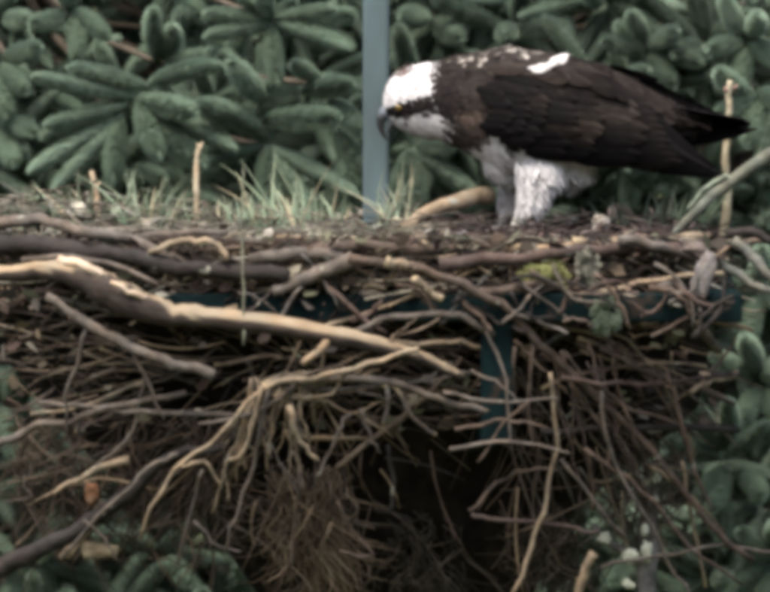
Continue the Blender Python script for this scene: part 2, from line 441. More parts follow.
TAN, GREY, BROWN, DARK, RED, PALE = (.185, .145, .100), (.085, .072, .060), (.066, .049, .038), (.022, .019, .017), (.055, .040, .034), (.28, .25, .195)
CUT = (.34, .27, .17)
def wood_stick(pts, r0, r1, c, parent=None, mb=None, n=6, seg=4, wob=.0025, jit=.14, cend=None, name='stick', mat=None):
    P = catmull(pts, seg)
    m = len(P)
    P = [p + rv(wob) + Vector((noise.noise(p * 22), noise.noise(p * 22 + Vector((9, 0, 0))), noise.noise(p * 22 + Vector((0, 9, 0))))) * wob * 2.2 for p in P]
    rad = [lerp(r0, r1, i / (m - 1)) * (1 + .12 * noise.noise(Vector((p.x * 40, p.y * 40, p.z * 40)))) for i, p in enumerate(P)]
    cs = [vary(c, .12) for _ in P]
    t = mb if mb else MB()
    t.tube(P, rad, n, cs, jit, True, cend)
    if mb is None: return t.build(name, mat or M_STICK, parent)
def S(pts, r0, r1, c, dy=0.0, forks=(), cend=None):
    """One hand-placed stick: photo positions, pixel radii; forks are side twigs of the same stick."""
    t = MB()
    P = [W(q[0], q[1], (q[2] if len(q) > 2 else front(q[0], q[1]) - .03) + dy) for q in pts]
    if r0 < 4.2: r0, r1 = r0 * .82, r1 * .8
    wood_stick(P, r0 / PPM, r1 / PPM, c, mb=t, cend=cend)
    for fp, f0, f1 in forks:
        Q = [W(q[0], q[1], (q[2] if len(q) > 2 else front(q[0], q[1]) - .03) + dy) for q in fp]
        wood_stick(Q, f0 / PPM, f1 / PPM, c, mb=t, cend=cend)
    return t.build('stick', M_STICK, nest)

S([(-8, 243), (60, 247), (120, 256), (200, 270), (290, 274)], 10, 7, DARK, -.02)
S([(60, 226), (130, 240), (180, 262), (235, 285)], 6, 4, GREY, .0)
S([(150, 252), (190, 240), (214, 242), (226, 260)], 4, 4.5, TAN, -.03)
S([(125, 246), (160, 236), (230, 232)], 5, 3, GREY, .03)
S([(272, 292), (310, 276), (352, 258)], 5, 9, GREY, -.02)
S([(350, 258), (400, 266), (450, 279), (500, 304), (540, 345), (590, 390), (650, 450), (705, 520), (752, 560)], 5, 3, BROWN, -.05, [([(590, 390), (630, 408), (680, 425)], 3, 1.6)])
S([(340, 334), (370, 324), (405, 316), (440, 314), (470, 322), (492, 334)], 3.5, 5, GREY, -.04)
S([(395, 344), (440, 342), (486, 346)], 3.4, 3, TAN, -.03)
S([(575, 296), (640, 284), (724, 272)], 4, 3.4, TAN, -.05, cend=CUT)
S([(664, 284), (674, 304), (700, 326), (718, 348)], 7, 5, GREY, -.07)
S([(48, 298), (85, 320), (130, 346), (175, 362), (216, 374)], 5, 6, GREY, -.07, [([(130, 346), (150, 385), (165, 420)], 2.4, 1.5), ([(90, 322), (70, 380), (64, 440)], 2.4, 1.4)])
S([(262, 388), (330, 378), (395, 384), (450, 402), (493, 410)], 5, 3.4, GREY, -.06, [([(385, 384), (388, 402), (383, 428)], 2.6, 2), ([(395, 386), (418, 424), (436, 438)], 2.6, 2)], CUT)
S([(420, 346), (380, 362), (330, 374), (262, 390), (215, 440), (180, 462), (158, 496), (138, 538)], 3.5, 2.6, TAN, -.08, [([(180, 464), (205, 462), (224, 486)], 2.4, 1.6)])
S([(262, 386), (248, 440), (230, 462)], 3.2, 2.0, TAN, -.08)
S([(268, 388), (256, 450), (240, 505), (226, 552)], 3, 1.8, GREY, -.07)
S([(290, 404), (300, 440), (318, 460)], 4, 2.6, TAN, -.08)
S([(300, 382), (280, 400), (250, 412), (200, 425)], 3, 2, GREY, -.07)
S([(345, 368), (330, 392), (270, 398)], 3, 2, TAN, -.06)
S([(350, 414), (335, 440), (316, 480)], 2.8, 1.8, GREY, -.06)
S([(362, 410), (372, 440), (382, 454)], 2.4, 1.6, GREY, -.06)
S([(38, 402), (90, 406), (140, 412), (250, 416)], 3.2, 3.8, GREY, -.05)
S([(-6, 446), (30, 430), (70, 420), (120, 404), (185, 394)], 4.4, 3, GREY, -.05)
S([(54, 492), (90, 474), (128, 458)], 2.6, 6, TAN, -.05)
S([(-6, 574), (40, 548), (90, 522), (140, 482), (175, 456), (225, 448)], 11, 4, DARK, -.04)
S([(180, 455), (150, 468), (110, 505), (60, 560)], 3, 2, GREY, -.07)
S([(85, 520), (105, 540), (118, 562)], 2.5, 2, GREY, -.06)
S([(145, 375), (130, 430), (90, 475)], 2.5, 2, GREY, -.05)
S([(205, 470), (195, 500), (175, 575)], 2, 1.5, GREY, -.04)
S([(195, 520), (215, 545), (240, 552)], 2, 1.5, GREY, -.04)
S([(300, 470), (296, 520), (290, 572)], 2.6, 2, BROWN, -.05)
S([(338, 500), (352, 530), (374, 556), (340, 550)], 2.4, 1.6, BROWN, -.04)
S([(388, 446), (392, 480), (388, 512)], 3, 2.2, DARK, -.03)
S([(535, 345), (528, 400), (534, 452)], 3, 2.4, BROWN, -.05)
S([(515, 350), (512, 400), (508, 428)], 2.5, 1.6, BROWN, -.05)
S([(548, 372), (556, 432), (548, 495), (530, 550), (512, 600)], 2.4, 3.2, TAN, -.07)
S([(562, 350), (582, 400), (605, 432)], 2.5, 2, BROWN, -.05)
S([(592, 380), (622, 405), (640, 452)], 3, 2, BROWN, -.06)
S([(600, 350), (650, 372), (735, 402)], 3.5, 2.6, BROWN, -.05)
S([(560, 378), (640, 384), (738, 374)], 3, 2.4, RED, -.07)
S([(540, 432), (640, 428), (736, 428)], 4, 5, DARK, -.04)
S([(668, 370), (680, 420), (700, 485), (716, 508)], 3, 2, BROWN, -.08)
S([(585, 450), (640, 490), (690, 545), (740, 585)], 3.4, 2, BROWN, -.06)
S([(600, 392), (615, 462), (660, 545), (690, 600)], 2.6, 2, GREY, -.07)
S([(470, 512), (490, 488), (520, 472), (560, 470)], 3, 2, BROWN, -.06)
S([(470, 512), (500, 520), (565, 526), (600, 532)], 3, 3, RED, -.07)
S([(592, 552), (584, 575), (576, 604)], 5, 5, TAN, -.06)
S([(600, 566), (660, 556), (720, 546), (780, 552)], 2.4, 2, GREY, -.04)
S([(560, 460), (600, 510), (625, 540)], 2.4, 2, GREY, -.06)
S([(738, 372), (705, 384), (690, 395)], 3.4, 3, TAN, -.06)
S([(440, 262), (520, 258), (600, 250), (700, 250)], 7, 5, RED, -.02)
S([(620, 240), (660, 248), (705, 262)], 6, 5, GREY, -.04)
S([(470, 292), (540, 286), (590, 290)], 5, 4, BROWN, -.04)
S([(300, 252), (360, 246), (440, 250)], 7, 5, BROWN, .0)
S([(250, 260), (310, 252), (350, 262)], 7, 6, GREY, -.01)
S([(-10, 225), (40, 222), (90, 235)], 7, 4, GREY, .05)
S([(20, 262), (90, 258), (160, 282)], 4, 3, GREY, -.045)
S([(384, 262), (405, 265), (420, 270)], 6, 4, TAN, -.05, cend=CUT)
S([(415, 278), (425, 288), (440, 296)], 5, 3.5, TAN, -.05, cend=CUT)
S([(700, 300), (690, 330), (720, 352)], 4, 3, DARK, -.05)
for q in ([(440, 392), (500, 402), (560, 396)], [(455, 428), (505, 420), (548, 428)], [(470, 372), (500, 384), (525, 410)], [(530, 400), (500, 430), (478, 462)], [(450, 448), (510, 440), (570, 452)], [(486, 330), (505, 380), (512, 450)]):
    S([(a, b, -.43) for a, b in q], R.uniform(1.8, 3), 1.6, R.choice((BROWN, GREY, DARK)))
S([(404, 228, -.12), (440, 207, -.08), (492, 194, .0)], 7, 9, TAN)

# the brush of one dead branch fanning out below the pale branch
for k in range(20):
    x0, y0 = 250 + R.uniform(0, 60), 384 + R.uniform(-6, 10)
    a = R.choice((R.uniform(-.35, .15), R.uniform(-.3, .2), R.uniform(1.9, 2.9), R.uniform(1.2, 2.4))); L = R.uniform(60, 190) if abs(a) < .5 else R.uniform(50, 130)
    bd = R.uniform(-.25, .35); q = [(x0 + math.cos(a + bd * u) * L * u, y0 + math.sin(a + bd * u) * L * u) for u in (0, .33, .66, 1)]
    f = [(q[2][0] + math.cos(a - .5) * L * .22 * u, q[2][1] + math.sin(a - .5) * L * .22 * u) for u in (0, .5, 1)]
    S(q, R.uniform(1.6, 2.6), 1.0, vary(R.choice((TAN, TAN, (.15, .115, .085), GREY)), .2), -.06, [(f, 1.3, .8)])
for k in range(16):
    x0, y0 = R.uniform(515, 620), R.uniform(330, 380); a = R.uniform(.6, 1.7); L = R.uniform(60, 150); bd = R.uniform(-.3, .3)
    S([(x0 + math.cos(a + bd * u) * L * u, y0 + math.sin(a + bd * u) * L * u) for u in (0, .33, .66, 1)], R.uniform(1.4, 2.2), .9, vary(R.choice((BROWN, RED, (.12, .085, .065))), .25), -.05)
# many more sticks of the same pile
def fan(px, py):
    if px < 470: return math.atan2(py - 355, px - 310 + (.01 if px > 310 else -.01)) + R.gauss(0, .3)
    return math.atan2(py - 310, px - 515) + R.gauss(0, .3)
for k in range(150):
    band = R.random()
    if band < .50:
        px, py = R.uniform(-30, 715), R.uniform(240, 300); L = R.uniform(35, 150); ang = R.gauss(0, .3); r = R.uniform(2.0, 6.0)
    elif band < .80:
        px, py = R.uniform(0, 715), R.uniform(300, 440); L = R.uniform(70, 210); ang = fan(px, py) if R.random() < .7 else R.gauss(0, .4); r = R.uniform(1.5, 3.2)
    else:
        px, py = R.choice((R.uniform(20, 240), R.uniform(520, 700))), R.uniform(400, 530); L = R.uniform(60, 150); ang = fan(px, py); r = R.uniform(1.3, 2.4)
    c = vary(R.choice((GREY, GREY, BROWN, BROWN, DARK, RED, TAN)), .3)
    if band >= .5: c = vary(R.choice(((.15, .118, .09), (.11, .082, .063), TAN, GREY)), .3)
    dy = R.uniform(-.02, .04)
    if band >= .5: dy -= .025
    P = []; bend = R.uniform(-.35, .35); sag = R.uniform(0, .06) * L
    for i in range(4):
        u = i / 3 - .5; a = ang + bend * u
        qx, qy = px + math.cos(a) * L * u, py + math.sin(a) * L * u + sag * (4 * u * u - .3)
        qy = max(qy, 240)
        P.append(W(qx, qy, front(qx, qy) + dy + R.uniform(-.02, .02)))
    rr = r / PPM
    wood_stick(P, rr, rr * R.uniform(.45, .85), c, nest, seg=3, wob=.0018, cend=CUT if R.random() < .2 else None)
for k in range(36):
    px = R.choice((R.uniform(250, 490), R.uniform(520, 735))); py = R.uniform(280, 320); L = R.uniform(30, 90); ang = R.choice((-1, 1)) * R.uniform(.15, 1.2); r = R.uniform(1.4, 3.4); bend = R.uniform(-.9, .9); P = []
    for i in range(4):
        u = i / 3 - .5; a = ang + bend * u; P.append(W(px + math.cos(a) * L * u, py + math.sin(a) * L * u, -.432 - R.uniform(0, .012)))
    wood_stick(P, r / PPM, r * .6 / PPM, vary(R.choice((GREY, BROWN, DARK, RED)), .3), nest, seg=3, wob=.002)
# fine stuff, uncountable
tw = MB()
for k in range(1500):
    band = R.random()
    if band < .58:
        px, py = R.uniform(-50, 725), R.uniform(238, 300); ang = R.gauss(0, .35); L = R.uniform(25, 120)
    else:
        py = 300 + 250 * R.random() ** 1.6; lo = table([(300, -30), (400, 30), (500, 80), (600, 130)], py); hi = table([(300, 715), (400, 705), (500, 660), (600, 600)], py)
        px = R.uniform(lo, hi); ang = fan(px, py) if R.random() < .65 else R.gauss(0, .6); L = R.uniform(35, 140)
        if 360 < px < 500 and py > 430 and R.random() < .85: continue
    dy = R.uniform(-.03, .05); P = []; bend = R.uniform(-.45, .45)
    for i in range(5):
        u = i / 4 - .5; a = ang + bend * u
        qx, qy = px + math.cos(a) * L * u, max(236, py + math.sin(a) * L * u)
        P.append(W(qx, qy, front(qx, qy) + dy + R.uniform(-.012, .012)))
    rr = R.uniform(.7, 1.0 + 1.2 * R.random()) / PPM
    c = vary(R.choice((GREY, GREY, BROWN, BROWN, RED, DARK, TAN, PALE)), .35)
    if band >= .58: c = vary(R.choice(((.14, .108, .084), (.10, .074, .058), TAN, GREY, BROWN, DARK)), .35)
    tw.tube(P, [rr, rr, rr * .9, rr * .75, rr * .5], 4, c)
# litter on top: bark flakes, dry stems, needles
for k in range(2100):
    px, y = R.uniform(-40, 712), R.uniform(-.37, .36)
    if ((px - XC) / 385) ** 2 + (y / .38) ** 2 > 1: continue
    x = W(px, 240, y).x
    p = Vector((x, y, .092 + .012 * noise.noise(Vector((x * 12, y * 12, 0))) + R.uniform(0, .018) + ((.05 * smooth(330, 0, px) * R.random()) if y > 0 else 0)))
    a = R.uniform(0, 6.28); L = R.uniform(.012, .05 + .05 * R.random()); d = Vector((math.cos(a), math.sin(a), R.uniform(-.15, .3))) * L
    if px > 430: c = vary(R.choice(((.042, .031, .028), (.058, .044, .040), (.028, .022, .020), (.085, .070, .062))), .3)
    else: c = vary(R.choice(((.11, .10, .082), (.055, .046, .036), (.165, .152, .125), (.085, .097, .068))), .3)
    if R.random() < .72:
        d *= 1.5
        tw.tube([p, p + d * .5 + rv(.004), p + d], [.0018, .0016, .001], 4, c)
    else:
        s = Vector((-d.y, d.x, R.uniform(-.01, .01))).normalized() * R.uniform(.002, .008)
        up = Vector((0, 0, R.uniform(.002, .008)))
        tw.add([p - s, p + d * .4 - s * 1.1 + up, p + d, p + d * .5 + s + up, p + s * .8], [(0, 1, 2, 3, 4)], c)
for k in range(1600):     # bark scraps and dead leaves caught all over the front
    px = R.uniform(-40, 715); py = 238 + 70 * R.random() ** 1.3 if R.random() < .7 else R.uniform(300, 430)
    p = W(px, py, min(front(px, py), -.39 if 290 < py < 325 and R.random() < .5 else 0) + R.uniform(-.05, .03)); a = R.gauss(0, .7); L = R.uniform(.006, .03)
    d = Vector((math.cos(a), R.uniform(-.4, .4), math.sin(a))) * L; s_ = (d.cross(rv(1))).normalized() * L * R.uniform(.12, .4)
    c = vary(R.choice((GREY, BROWN, RED, DARK, DARK, TAN, (.15, .14, .11), (.07, .075, .05))), .35)
    tw.add([p - s_ * .6, p + d * .5 - s_ + rv(.003), p + d, p + d * .55 + s_ + rv(.003), p + s_ * .7], [(0, 1, 2, 3, 4)], c)
tw.build('twig_litter', M_TWIG, nest, kind='stuff')
# matted dead roots hanging below
def roots(cx, x0, x1, y0, y1, n_, c, dy):
    m = MB()
    clumps = [(R.uniform(x0, x1), R.gauss(0, .35), R.uniform(.35, 1)) for _ in range(12)]
    for k in range(n_):
        ca, sl, ln = R.choice(clumps)
        a = ca + R.gauss(0, 8); top = y0 + R.uniform(-10, 60); H = (y1 - y0) * ln * R.uniform(.35, 1.0)
        P = []; dd = dy + R.gauss(0, .022); ph = R.uniform(0, 6.28); cu = R.gauss(0, .75)
        for i in range(7):
            u = i / 6; q = (a + (sl + R.gauss(0, .04)) * H * u + cu * H * u * u * .5 + 8 * math.sin(ph + u * 7), top + H * u * (1 - .35 * abs(cu) * u))
            P.append(W(q[0], q[1], front(q[0], q[1]) + dd + .006 * math.sin(ph * 2 + u * 7)))
        r_ = R.uniform(.6, 1.6) * .001
        m.tube(P, [r_, r_ * 1.1, r_, r_, r_ * .9, r_ * .8, r_ * .4], 3, vary(c, .45))
    return m.build('root_mat', M_TWIG, nest, kind='stuff')
roots(310, 262, 350, 475, 640, 330, (.11, .085, .06), .0)
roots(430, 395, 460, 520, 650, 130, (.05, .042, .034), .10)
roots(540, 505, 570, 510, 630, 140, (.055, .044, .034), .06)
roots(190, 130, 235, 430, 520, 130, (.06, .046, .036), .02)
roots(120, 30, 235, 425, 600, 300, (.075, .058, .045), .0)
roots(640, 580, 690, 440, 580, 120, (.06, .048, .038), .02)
# pale chips and bits lying on the rim
def chunk(px, py, y, sx, sy, c, name='wood_chip', parent=nest, sz=None):
    bm = bmesh.new(); bmesh.ops.create_icosphere(bm, subdivisions=3, radius=1)
    ctr = W(px, py, y); rot = Matrix.Rotation(R.uniform(-.4, .4), 3, 'Y'); m = MB()
    for v in bm.verts:
        p = v.co.copy(); k = 1 + .5 * noise.noise(p * 1.7 + Vector((px, py, 0))) + .3 * noise.noise(p * 4.5 + Vector((py, px, 0)))
        p = Vector((p.x * sx, p.y * (sz or (sx + sy) / 2), p.z * sy)) * (k / PPM)
        m.v.append(ctr + rot @ p); m.c.append(vary(c, .15))
    m.f = [tuple(v.index for v in f.verts) for f in bm.faces]; bm.free()
    return m.build(name, M_STICK if name == 'wood_chip' else M_MOSS, parent)
for px, py, y, sx, sy, c in [(22, 202, .18, 5, 4, PALE), (78, 212, .12, 12, 9, (.30, .29, .24)), (62, 232, -.05, 16, 7, (.24, .23, .18)), (117, 241, -.2, 6, 5, PALE),
        (30, 215, .15, 17, 9, (.12, .115, .09)), (315, 236, -.12, 15, 6, PALE), (348, 241, -.22, 13, 6, TAN), (460, 240, -.2, 11, 8, (.20, .19, .19)),
        (600, 226, -.05, 9, 11, (.25, .23, .20)), (570, 222, .02, 8, 5, (.20, .2, .18)), (690, 238, -.2, 18, 6, TAN), 
        (424, 232, -.15, 12, 8, (.09, .08, .06)), (400, 224, .0, 12, 6, (.2, .19, .14)), (140, 224, .05, 14, 6, (.16, .15, .11)), (198, 412, -.35, 5, 4, PALE), (697, 250, -.38, 16, 8, (.10, .082, .072)),
        (508, 245, -.24, 30, 8, (.085, .055, .05)), (560, 243, -.22, 26, 8, (.10, .062, .055)), (640, 240, -.12, 22, 7, (.10, .07, .06))]:
    chunk(px, py, y, sx, sy, c)

def slab(pts, y, th, c):
    m = MB(); n_ = len(pts); c0 = (sum(p[0] for p in pts) / n_, sum(p[1] for p in pts) / n_)
    ring = []
    for i in range(n_):
        for u in (0, .33, .66):
            a, b = pts[i], pts[(i + 1) % n_]; ring.append((lerp(a[0], b[0], u) + R.uniform(-1.2, 1.2), lerp(a[1], b[1], u) + R.uniform(-1.2, 1.2)))
    k = len(ring)
    for lay, (sc_, dy) in enumerate(((1, th), (1, 0), (.6, -.003), (.25, -.004))):
        for q in ring:
            m.v.append(W(c0[0] + (q[0] - c0[0]) * sc_, c0[1] + (q[1] - c0[1]) * sc_, y + dy + R.uniform(-.0012, .0012))); m.c.append(vary(c, .2))
    for l in range(3): m.f += [(l * k + i, l * k + (i + 1) % k, (l + 1) * k + (i + 1) % k, (l + 1) * k + i) for i in range(k)]
    m.f += [tuple(range(3 * k, 4 * k)), tuple(range(k - 1, -1, -1))]
    m.build('bark_slab', M_STICK, nest)
slab([(706, 250), (717, 256), (716, 272), (711, 286), (705, 300), (692, 298), (690, 280), (698, 262)], -.425, .012, (.13, .118, .112))
slab([(86, 482), (97, 484), (99, 497), (92, 506), (84, 500)], -.32, .012, (.17, .085, .045))
slab([(100, 500), (112, 505), (70, 560), (58, 556)], -.30, .012, (.16, .125, .085))
slab([(80, 540), (120, 545), (118, 556), (84, 560)], -.30, .012, (.17, .14, .09))
cl = MB()
for k in range(300):
    px = R.uniform(-30, 712); py = 238 + 60 * R.random(); rr = R.uniform(3, 11); c = vary(R.choice(((.05, .04, .032), (.09, .075, .06), (.03, .025, .02), (.14, .125, .10), (.065, .045, .038))), .3)
    bm = bmesh.new(); bmesh.ops.create_icosphere(bm, subdivisions=2, radius=1); ctr = W(px, py, front(px, py) + R.uniform(0, .03)); q = Matrix.Rotation(R.gauss(0, .4), 3, 'Y')
    sx, sy, sz = rr * R.uniform(1, 2.4), rr * R.uniform(.35, .8), rr * R.uniform(.6, 1)
    cl.add([ctr + q @ (Vector((v.co.x * sx, v.co.y * sz, v.co.z * sy)) * ((1 + .5 * noise.noise(v.co * 1.8 + Vector((px, py, 0)))) / PPM)) for v in bm.verts], [tuple(v.index for v in f.verts) for f in bm.faces], c); bm.free()
cl.build('turf_crumbs', M_SOIL, nest, kind='stuff')

# ------------------------------------------------------------------ the bleached branch across the nest front
LP = [(-14, 274, 9), (20, 272, 10), (52, 270, 12), (80, 275, 17), (105, 289, 20), (135, 303, 19), (165, 313, 15), (205, 317, 12.5), (260, 323, 12.5), (315, 332, 12), (365, 342, 10.5), (410, 354, 8.5), (440, 366, 7), (463, 377, 5)]
P = catmull([W(a, b, front(a, b) - .085) for a, b, _ in LP], 4)
rad = []
for i in range(len(P)):
    t = i / 4; j = min(int(t), len(LP) - 2); rad.append(lerp(LP[j][2], LP[j + 1][2], t - j) / PPM * .80 * (1 + .06 * math.sin(i * 1.7) + .10 * noise.noise(Vector((i * .9, 0, 0)))))
m = MB(); cs = []
for i, p in enumerate(P):
    cs.append(vary((.22, .172, .115), .12))
P = [p + Vector((0, 0, .004 * noise.noise(Vector((i * .7, 5, 0))))) for i, p in enumerate(P)]
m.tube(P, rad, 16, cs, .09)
# stripped wood above, dark bark along the flank, with underside shade painted into its colour
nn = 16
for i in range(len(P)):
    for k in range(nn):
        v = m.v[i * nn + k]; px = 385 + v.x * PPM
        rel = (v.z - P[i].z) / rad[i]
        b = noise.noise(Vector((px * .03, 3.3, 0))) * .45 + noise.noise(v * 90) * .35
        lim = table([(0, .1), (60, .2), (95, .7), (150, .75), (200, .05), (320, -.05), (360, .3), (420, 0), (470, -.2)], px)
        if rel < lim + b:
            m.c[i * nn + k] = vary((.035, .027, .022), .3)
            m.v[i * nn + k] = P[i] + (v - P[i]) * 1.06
log = thing('bleached_branch', P[len(P) // 2] - Vector((0, 0, rad[len(P) // 2])), 'thick barkless pale branch lying slanted across front of the nest', 'branch')
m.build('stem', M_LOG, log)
m = MB(); q = W(86, 262, front(86, 262) - .09)
wood_stick([W(60, 262, front(60, 262) - .09), W(84, 264, front(84, 264) - .1), W(104, 276, front(104, 276) - .1)], .008, .006, (.42, .33, .24), mb=m); m.build('splinter', M_LOG, log)
m = MB(); wood_stick([W(328, 336, front(328, 336) - .09), W(318, 352, front(318, 352) - .11), W(300, 362, front(300, 362) - .12)], .008, .005, (.2, .15, .1), mb=m); m.build('side_twig', M_STICK, log)
m = MB(); wood_stick([W(150, 300, front(150, 300) - .09), W(128, 292, front(128, 292) - .115), W(112, 280, front(112, 280) - .118)], .006, .003, (.42, .33, .24), mb=m); m.build('splinter', M_LOG, log)

# ------------------------------------------------------------------ moss, lichen, lichened snag, grey branch, stalks, grass
def fuzzy(name, label, cat, px, py, y, rx, rz, n_, size, c, group=None):
    n_ *= 3; size *= .6
    m = MB(); ctr = W(px, py, y)
    bm = bmesh.new(); bmesh.ops.create_icosphere(bm, subdivisions=2, radius=1)
    vs = [ctr + Vector((v.co.x * rx, v.co.y * rx * .8, v.co.z * rz)) * (.8 / PPM) * (1 + .7 * noise.noise(v.co * 1.7 + Vector((px, 0, 0)))) for v in bm.verts]
    m.add(vs, [tuple(v.index for v in f.verts) for f in bm.faces], mix3((0, 0, 0), c, .7)); bm.free()
    for k in range(n_):
        d = rv(1); d = d.normalized() if d.length > 0 else Vector((0, 0, 1))
        kk = 1 + .7 * noise.noise(d * 1.7 + Vector((px, 0, 0)))
        p = ctr + Vector((d.x * rx, d.y * rx * .8, d.z * rz)) * (.78 * kk / PPM)
        tip = p + (d + rv(.6)).normalized() * size / PPM * R.uniform(.6, 1.3); s = d.orthogonal().normalized() * size * .22 / PPM
        m.add([p - s, p + s, tip], [(0, 1, 2)], vary(c, .3))
    return tag(m.build(name, M_MOSS), label, cat, group)
fuzzy('moss_clump', 'round yellow-green moss clump on the rim below the bird', 'moss', 545, 276, -.40, 24, 14, 500, 6, (.105, .11, .045))
fuzzy('lichen_tuft', 'pale green lichen tuft hanging over the green rail', 'lichen', 607, 314, -.41, 15, 20, 420, 9, (.155, .19, .135))
fuzzy('lichen_tuft', 'grey-green lichen tuft caught between sticks above the rail near moss', 'lichen', 588, 268, -.40, 10, 20, 300, 8, (.12, .12, .095))
sn = thing('lichened_snag', W(646, 640, -.16), 'upright dead snag blotched with pale lichen under nest right end', 'snag')
m = MB(); wood_stick([W(652, 462, -.2), W(650, 505, -.19), W(647, 550, -.18), W(644, 640, -.17)], .014, .016, (.11, .105, .10), mb=m, n=9); m.build('stem', M_STICK, sn)
m = MB(); wood_stick([W(647, 568, -.18), W(628, 556, -.2), W(604, 536, -.22), W(592, 524, -.22)], .008, .005, (.13, .12, .11), mb=m); m.build('side_twig', M_STICK, sn)
for px, py, sx, sy in [(655, 474, 7, 11), (646, 482, 5, 5), (645, 530, 5, 7), (647, 552, 7, 13), (630, 556, 9, 9), (604, 538, 8, 7), (628, 584, 8, 5), (655, 500, 4, 6)]:
    chunk(px, py, -.215 if px > 640 else -.23, sx * .8, sy * .85, (.25, .265, .21), 'lichen_patch', sn, 3)
br = thing('grey_branch', W(840, 120, -.05), 'bare grey-green branch leaning in beside the right end of nest', 'branch')
m = MB(); wood_stick([W(860, 100, .05), W(800, 132, .0), W(752, 166, -.05), (W(712, 198, -.1)), W(678, 232, -.14), W(660, 250, -.16)], .014, .004, (.085, .09, .07), mb=m, n=8); m.build('stem', M_STICK, br)
m = MB(); wood_stick([W(735, 178, -.07), W(715, 182, -.09), W(690, 208, -.12)], .005, .003, (.16, .18, .13), mb=m); m.build('side_twig', M_STICK, br)
for pts, r, c in [([(735, 240), (758, 262), (800, 300)], 6, (.10, .10, .085)), ([(722, 262), (750, 282), (790, 292)], 5, (.12, .12, .10)), ([(728, 232), (760, 236), (800, 250)], 5, DARK)]:
    S([(a, b, -.2) for a, b in pts], r, r * .8, c)

def stalk(label, pts, r, c, y, top=None):
    m = MB(); P = [W(a, b, y) for a, b in pts]; wood_stick(P, r / PPM, r * .65 / PPM, c, mb=m, n=6, wob=.0015)
    o = thing('dry_stalk', P[0], label, 'stalk'); m.build('stem', M_STICK, o)
    for k in range(3):
        m = MB(); a = P[-1].lerp(P[-2], R.uniform(0, .8)); b = a + Vector((R.uniform(-.012, .012), R.uniform(-.01, .01), R.uniform(.006, .016)))
        m.tube([a, b], [r * .5 / PPM, r * .3 / PPM], 5, top or c); m.build('seed_head', M_STICK, o)
stalk('tall straight straw-coloured stalk standing in grass on nest rim', [(196, 240), (197, 200), (195, 165), (200, 146)], 3.8, (.34, .28, .19), .1)
stalk('short reddish-tan broken stalk beside pale bits on the rim', [(100, 232), (98, 205), (93, 172)], 4, (.27, .21, .14), .15)
stalk('tall pale stalk standing by the bird\'s tail tip', [(720, 250), (727, 200), (726, 150), (728, 110), (731, 82)], 4.6, (.30, .27, .19), .12, (.22, .14, .11))
stalk('thin green stem hanging in front of the long pale branch', [(243, 345), (244, 290), (242, 230), (243, 166)], 1.3, (.15, .155, .11), -.47)
stalk('slanting tan straw lying behind the bird\'s legs', [(652, 232), (636, 216), (617, 205)], 3, (.34, .27, .2), .08)

def tuft(label, px, py, y, n_, h, c, spread=22, lean=0):
    base = W(px, py, y); o = thing('grass_tuft', base, label, 'grass', None)
    n_ = int(n_ * 1.7)
    for k in range(n_):
        m = MB(); a = base + Vector((R.uniform(-spread, spread) / PPM, R.uniform(-.03, .03), 0))
        H = h * R.uniform(.4, 1.3) / PPM; d = Vector((R.gauss(lean, .36), R.uniform(-.3, .3), 1)).normalized(); cu = R.gauss(0, .6) + lean
        wd = R.uniform(1.0, 2.1) / PPM; vs = []; cs = []; cc = vary(c if R.random() < .8 else (.24, .21, .14), .25)
        for i in range(6):
            t = i / 5; p = a + d * H * t + Vector((cu * H * .45 * t * t, 0, -abs(cu) * H * .18 * t * t))
            ww = wd * (1 - t ** 2 * .93); f = Vector((1, .5, 0)).normalized() * ww
            vs += [p - f, p + Vector((0, -ww * .5, 0)), p + f]; cs += [mix3(cc, (.34, .33, .22), .4 * t)] * 3
        m.add(vs, [(i * 3 + j, i * 3 + j + 1, i * 3 + j + 4, i * 3 + j + 3) for i in range(5) for j in range(2)], cs)
        m.build('blade', M_GRASS, o)
GC = (.135, .205, .135)
tuft('upright green grass tuft between the reddish stalk and straw stalk', 135, 228, .12, 15, 58, GC)
tuft('leafy green grass tuft leaning toward the tall straw stalk', 168, 228, .1, 14, 48, GC, 18, .25)
tuft('short sparse grass tuft right beside the straw stalk foot', 216, 226, .14, 14, 34, (.18, .21, .14))
tuft('wide green grass tuft growing around the thin hanging stem', 250, 226, .1, 14, 46, GC)
tuft('tallest fanned grass tuft midway between straw stalk and steel pole', 288, 230, .1, 16, 66, GC, 20, -.1)
tuft('bent grass tuft close to the left of the steel pole', 326, 230, .12, 14, 44, GC)
tuft('pale thin grass tuft at foot of steel pole under the beak', 397, 228, .02, 12, 62, (.22, .28, .2), 20)
tuft('wispy pale grass tuft between pale bits and the reddish stalk', 84, 226, .16, 13, 46, GC, 20)
tuft('low grass tuft among pale bits at the nest far end', 60, 222, .2, 12, 32, (.14, .17, .12), 34)
tuft('broad-bladed grass tuft sprouting beside the bird\'s tail stalk', 682, 232, .06, 18, 62, (.15, .22, .14), 22, .35)
tuft('dark low grass tuft under the bird\'s tail', 632, 232, .1, 14, 34, (.12, .18, .12), 30)
tuft('weedy grass tuft at the grey branch end', 655, 238, .03, 12, 44, (.14, .2, .13), 18, .4)

